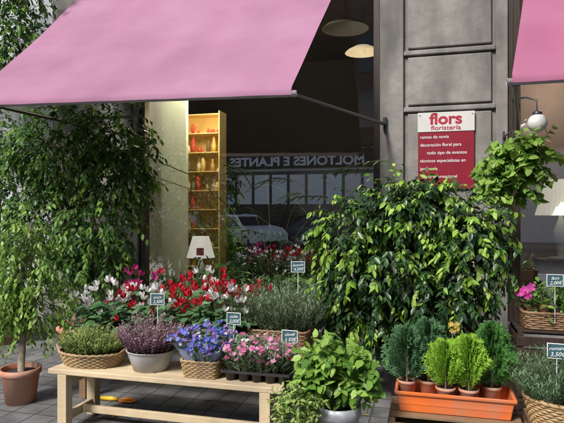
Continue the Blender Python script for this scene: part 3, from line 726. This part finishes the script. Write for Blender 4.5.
tree("fig_tree","tall leafy fig tree growing beside the plaster wall",-4.75,5.15,
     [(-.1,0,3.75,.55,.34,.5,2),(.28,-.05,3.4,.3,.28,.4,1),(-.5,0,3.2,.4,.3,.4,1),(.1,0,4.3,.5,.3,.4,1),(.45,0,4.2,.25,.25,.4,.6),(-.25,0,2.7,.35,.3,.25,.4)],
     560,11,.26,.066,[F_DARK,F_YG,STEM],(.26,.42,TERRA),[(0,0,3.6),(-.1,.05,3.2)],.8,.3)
h=thing("hanging_plant","bright green heart-leaved plant hanging from wall bracket","hanging plant",(.72,5.05,1.76)); 
m=M(); m.rev([(.001,0),(.07,0),(.10,.13),(.105,.14),(.095,.14),(.09,.11),(.001,.11)],24); m.obj("pot",TERRA,h)
m=M(); 
for a in (0,2.1,4.2): m.tube([(.1*math.cos(a),.1*math.sin(a),.13),(0,0,.42)],.002,4)
m.tube([(0,0,.40),(0,0,.44),(0,.3,.46),(0,.61,.46)],.008,6); m.tube([(0,.62,.38),(0,.62,.52)],.012,6); m.obj("bracket",DARKM,h)
m=M(); crown(m,[(.0,0,.20,.20,.18,.12,1.4),(.12,0,.20,.14,.16,.10,.8),(-.12,0,.04,.14,.14,.13,.9),(.02,0,-.03,.14,.16,.10,.8),(.17,-.05,.28,.10,.12,.07,.4),(-.18,0,.0,.1,.12,.1,.4)],190,7,.14,.060,.5,(0,1),.8,HEART,2,None); m.obj("foliage",[F_BRIGHT,F_LIME,STEM],h)

# ------------------------------------------------------------------ price tags
def tag(x,y,z,txt,h,rot=0,w=.10):
    t=thing("price_tag","dark slate price card with chalk writing on stick","price tag",(x,y,z-h),"chalk price tags among the plants",rot)
    m=M(); m.box(-w/2,w/2,-.002,.002,h-.038,h+.038); m.obj("card",TAG,t)
    m=M(); m.box(-w/2-.004,w/2+.004,-.0015,.0035,h-.042,h-.0385);m.box(-w/2-.004,w/2+.004,-.0015,.0035,h+.0385,h+.042);m.box(-w/2-.004,-w/2,-.0015,.0035,h-.0385,h+.0385);m.box(w/2,w/2+.004,-.0015,.0035,h-.0385,h+.0385)
    text(m,txt[0],.028,0,h+.006,-.0022,0,extr=.0005,shear=.4,rot=.10); text(m,txt[1],.033,.004,h-.028,-.0022,0,extr=.0005,shear=.35,rot=.06); m.obj("lettering",CHALK,t)
    m=M(); m.tube([(0,.004,0),(0,.004,h-.042)],.003,6); m.obj("stick",ZINC,t)
tag(-1.93,3.64,.85,("brucs","2,50€"),.26,.1)
tag(-1.31,3.58,.75,("violes","3,00€"),.24,-.1)
tag(-.97,4.1,1.07,("lavanda","4,50€"),.42,.15)
tag(-.86,3.40,.69,("clavell","1,50€"),.235,-.05)
tag(.86,4.14,1.02,("flors","2,00€"),.30,.0)
tag(.69,3.28,.73,("romaní","3,50€"),.28,-.1,.09)

y_=thing("hand_rake","yellow plastic hand tool lying on pavement under bench","garden tool",(-2.36,3.80,.0),rotz=.1)
m=M(); m.tube([(-.16,0,.018),(-.05,.0,.020),(.0,0,.016)],[.015,.018,.011],10); m.obj("handle",YELP,y_)
m=M(); m.add([(0,-.008,.012),(0,.008,.012),(.05,.045,.022),(.12,.04,.02),(.15,0,.01),(.12,-.04,.01),(.05,-.045,.012)],[(0,1,2,3,4,5,6)]); m.tube([(0,0,.014),(.12,0,.014)],.005,6); m.obj("blade",pm("orange_paint",(.75,.25,.03)),y_)

# ------------------------------------------------------------------ opposite side of the street (seen reflected in the glass)
OB=thing("opposite_building","office building across street with poster windows at street level","building",(0,-17,0))
PALE=pm("pale_stone",(.70,.69,.66),(.62,.61,.58),3,.85,.2)
DG=pm("dark_glazing",(.03,.035,.04),(.02,.022,.025),3,.1)
UP=pm("dark_sky_screen",(.08,.058,.046),(.055,.04,.034),4,.9)  # darkened so the added upper storeys reflect dimly in the shop glass
m=M(); m.box(-40,30,-.6,0,0,4.9); m.obj("wall",PALE,OB)
m=M(); m.box(-40,30,-.6,0,4.9,13.5); m.box(-40,30,.001,.2,4.95,5.1); m.obj("sky_screen_wall",UP,OB)  # unseen upper storeys, added this tall to keep sky out of the glass
for zz in (5.9,8.8):
    for k in range(-8,6):
        m=M(); m.box(k*2.9-.6,k*2.9+.6,.002,.05,zz,zz+1.9); m.obj("window",DG,OB)
m=M(); m.box(-12.4,-2.0,.002,.15,3.85,4.85); m.obj("banner",pm("banner_dark",(.02,.02,.022)),OB)
m=M(); text(m,"MOLTONES E PLANTES",.66,-6.9,4.0,.155,0,back=True,bold=.02,extr=.01,wx=1.1); m.obj("lettering",pm("banner_white",(.92,.92,.92)),OB)
m=M(); m.box(-12.4,-2.0,.002,.08,.3,3.7); m.obj("shop_glazing",DG,OB)
pc=[pm("poster_pale",(.92,.94,.92),(.78,.86,.84),.9,.6),pm("poster_blue",(.78,.88,.92),(.92,.92,.88),1.1,.6),pm("poster_beige",(.94,.90,.82),(.82,.75,.70),1.2,.6)]
for k in range(10):
    m=M(); m.box(-12.2+k*1.0,-12.2+k*1.0+.84,.085,.12,1.9,3.5); m.obj("poster",pc[k%3],OB)
def car(x,y,rot,paint,label):
    c=thing("parked_car",label,"car",(x,y,-.118),"cars parked across the street",rot)
    prof=[(-2.05,.35),(-2.1,.62),(-1.95,.90),(-1.55,.98),(-1.0,1.40),(-.3,1.47),(.45,1.42),(1.05,1.0),(1.8,.86),(2.08,.66),(2.1,.35)]
    m=M(); vs=[];n=len(prof)
    def hw(z): return .86 if z<1.0 else .86-.28*(z-1.0)/.47
    for sg in (-1,1):
        for (px,pz) in prof: vs.append((px,sg*hw(pz),pz))
    fs=[tuple(range(n)),tuple(reversed(range(n,2*n)))]+[(i,(i+1)%n,n+(i+1)%n,n+i) for i in range(n)]
    m.add(vs,fs); m.obj("body",paint,c,bevel=.05)
    m=M()
    for sg in (-1,1):
        pts=[(-1.45,1.0),(-.98,1.34),(-.3,1.41),(.4,1.37),(.92,1.0)]
        vv=[(a,sg*(hw(b)+.012),b) for a,b in pts]; m.add(vv,[tuple(range(5))])
    m.add([(.52,-.62,1.39),(.52,.62,1.39),(1.07,.78,1.03),(1.07,-.78,1.03)],[(0,1,2,3)]); m.add([(-1.06,-.62,1.38),(-1.06,.62,1.38),(-1.55,.76,1.02),(-1.55,-.76,1.02)],[(0,1,2,3)])
    m.obj("window",DG,c)
    for sx in (-1.3,1.3):
        for sy in (-1,1):
            w_=M(); w_.tube([(sx,sy*.68,.31),(sx,sy*.88,.31)],.31,24); wo=w_.obj("wheel",BLACKP,c)
            w_=M(); w_.tube([(sx,sy*.881,.31),(sx,sy*.9,.31)],.19,20); w_.obj("rim",ZINC,wo)
    for sy in (-1,1):
        m=M(); m.box(2.0,2.12,sy*.62-.17,sy*.62+.17,.58,.74); m.obj("headlight",WHITEP,c,bevel=.03)
    return c
car(-8.1,-11.4,math.radians(30),pm("silver_paint",(.62,.64,.67),(.58,.60,.63),3,.3,metal=.1),"silver hatchback parked across the street")
car(-4.0,-12.2,math.radians(10),pm("dark_blue_paint",(.03,.04,.08),(.03,.04,.07),3,.25),"dark blue car parked across the street")

# ------------------------------------------------------------------ light, sky, camera
wd=bpy.data.worlds.new("World"); scene.world=wd; wd.use_nodes=True
nt=wd.node_tree; bg=nt.nodes["Background"]; sk=nt.nodes.new("ShaderNodeTexSky"); sk.sky_type='NISHITA'; sk.sun_disc=False
sd=Vector((-.45,-.90,1.0)).normalized()
sk.sun_elevation=math.asin(sd.z); sk.sun_rotation=math.atan2(sd.x,sd.y); sk.dust_density=4; sk.air_density=1.0; sk.ozone_density=.8
nt.links.new(sk.outputs[0],bg.inputs[0]); bg.inputs[1].default_value=.15
l=bpy.data.lights.new("sun",'SUN'); l.energy=5.0; l.angle=math.radians(14); l.color=(1,.975,.94)
o=bpy.data.objects.new("sun",l); COL.objects.link(o); o.rotation_euler=sd.to_track_quat('Z','Y').to_euler(); o.location=(-5,-8,12)
cam=bpy.data.cameras.new("camera"); co=bpy.data.objects.new("camera",cam); COL.objects.link(co)
cam.sensor_width=36; cam.lens=34.6; cam.clip_end=800; cam.clip_start=.05
co.location=(0,0,1.5); co.rotation_euler=(math.radians(90),0,math.radians(15)); scene.camera=co
scene.view_settings.view_transform='Standard'; scene.view_settings.look='None'; scene.view_settings.exposure=0
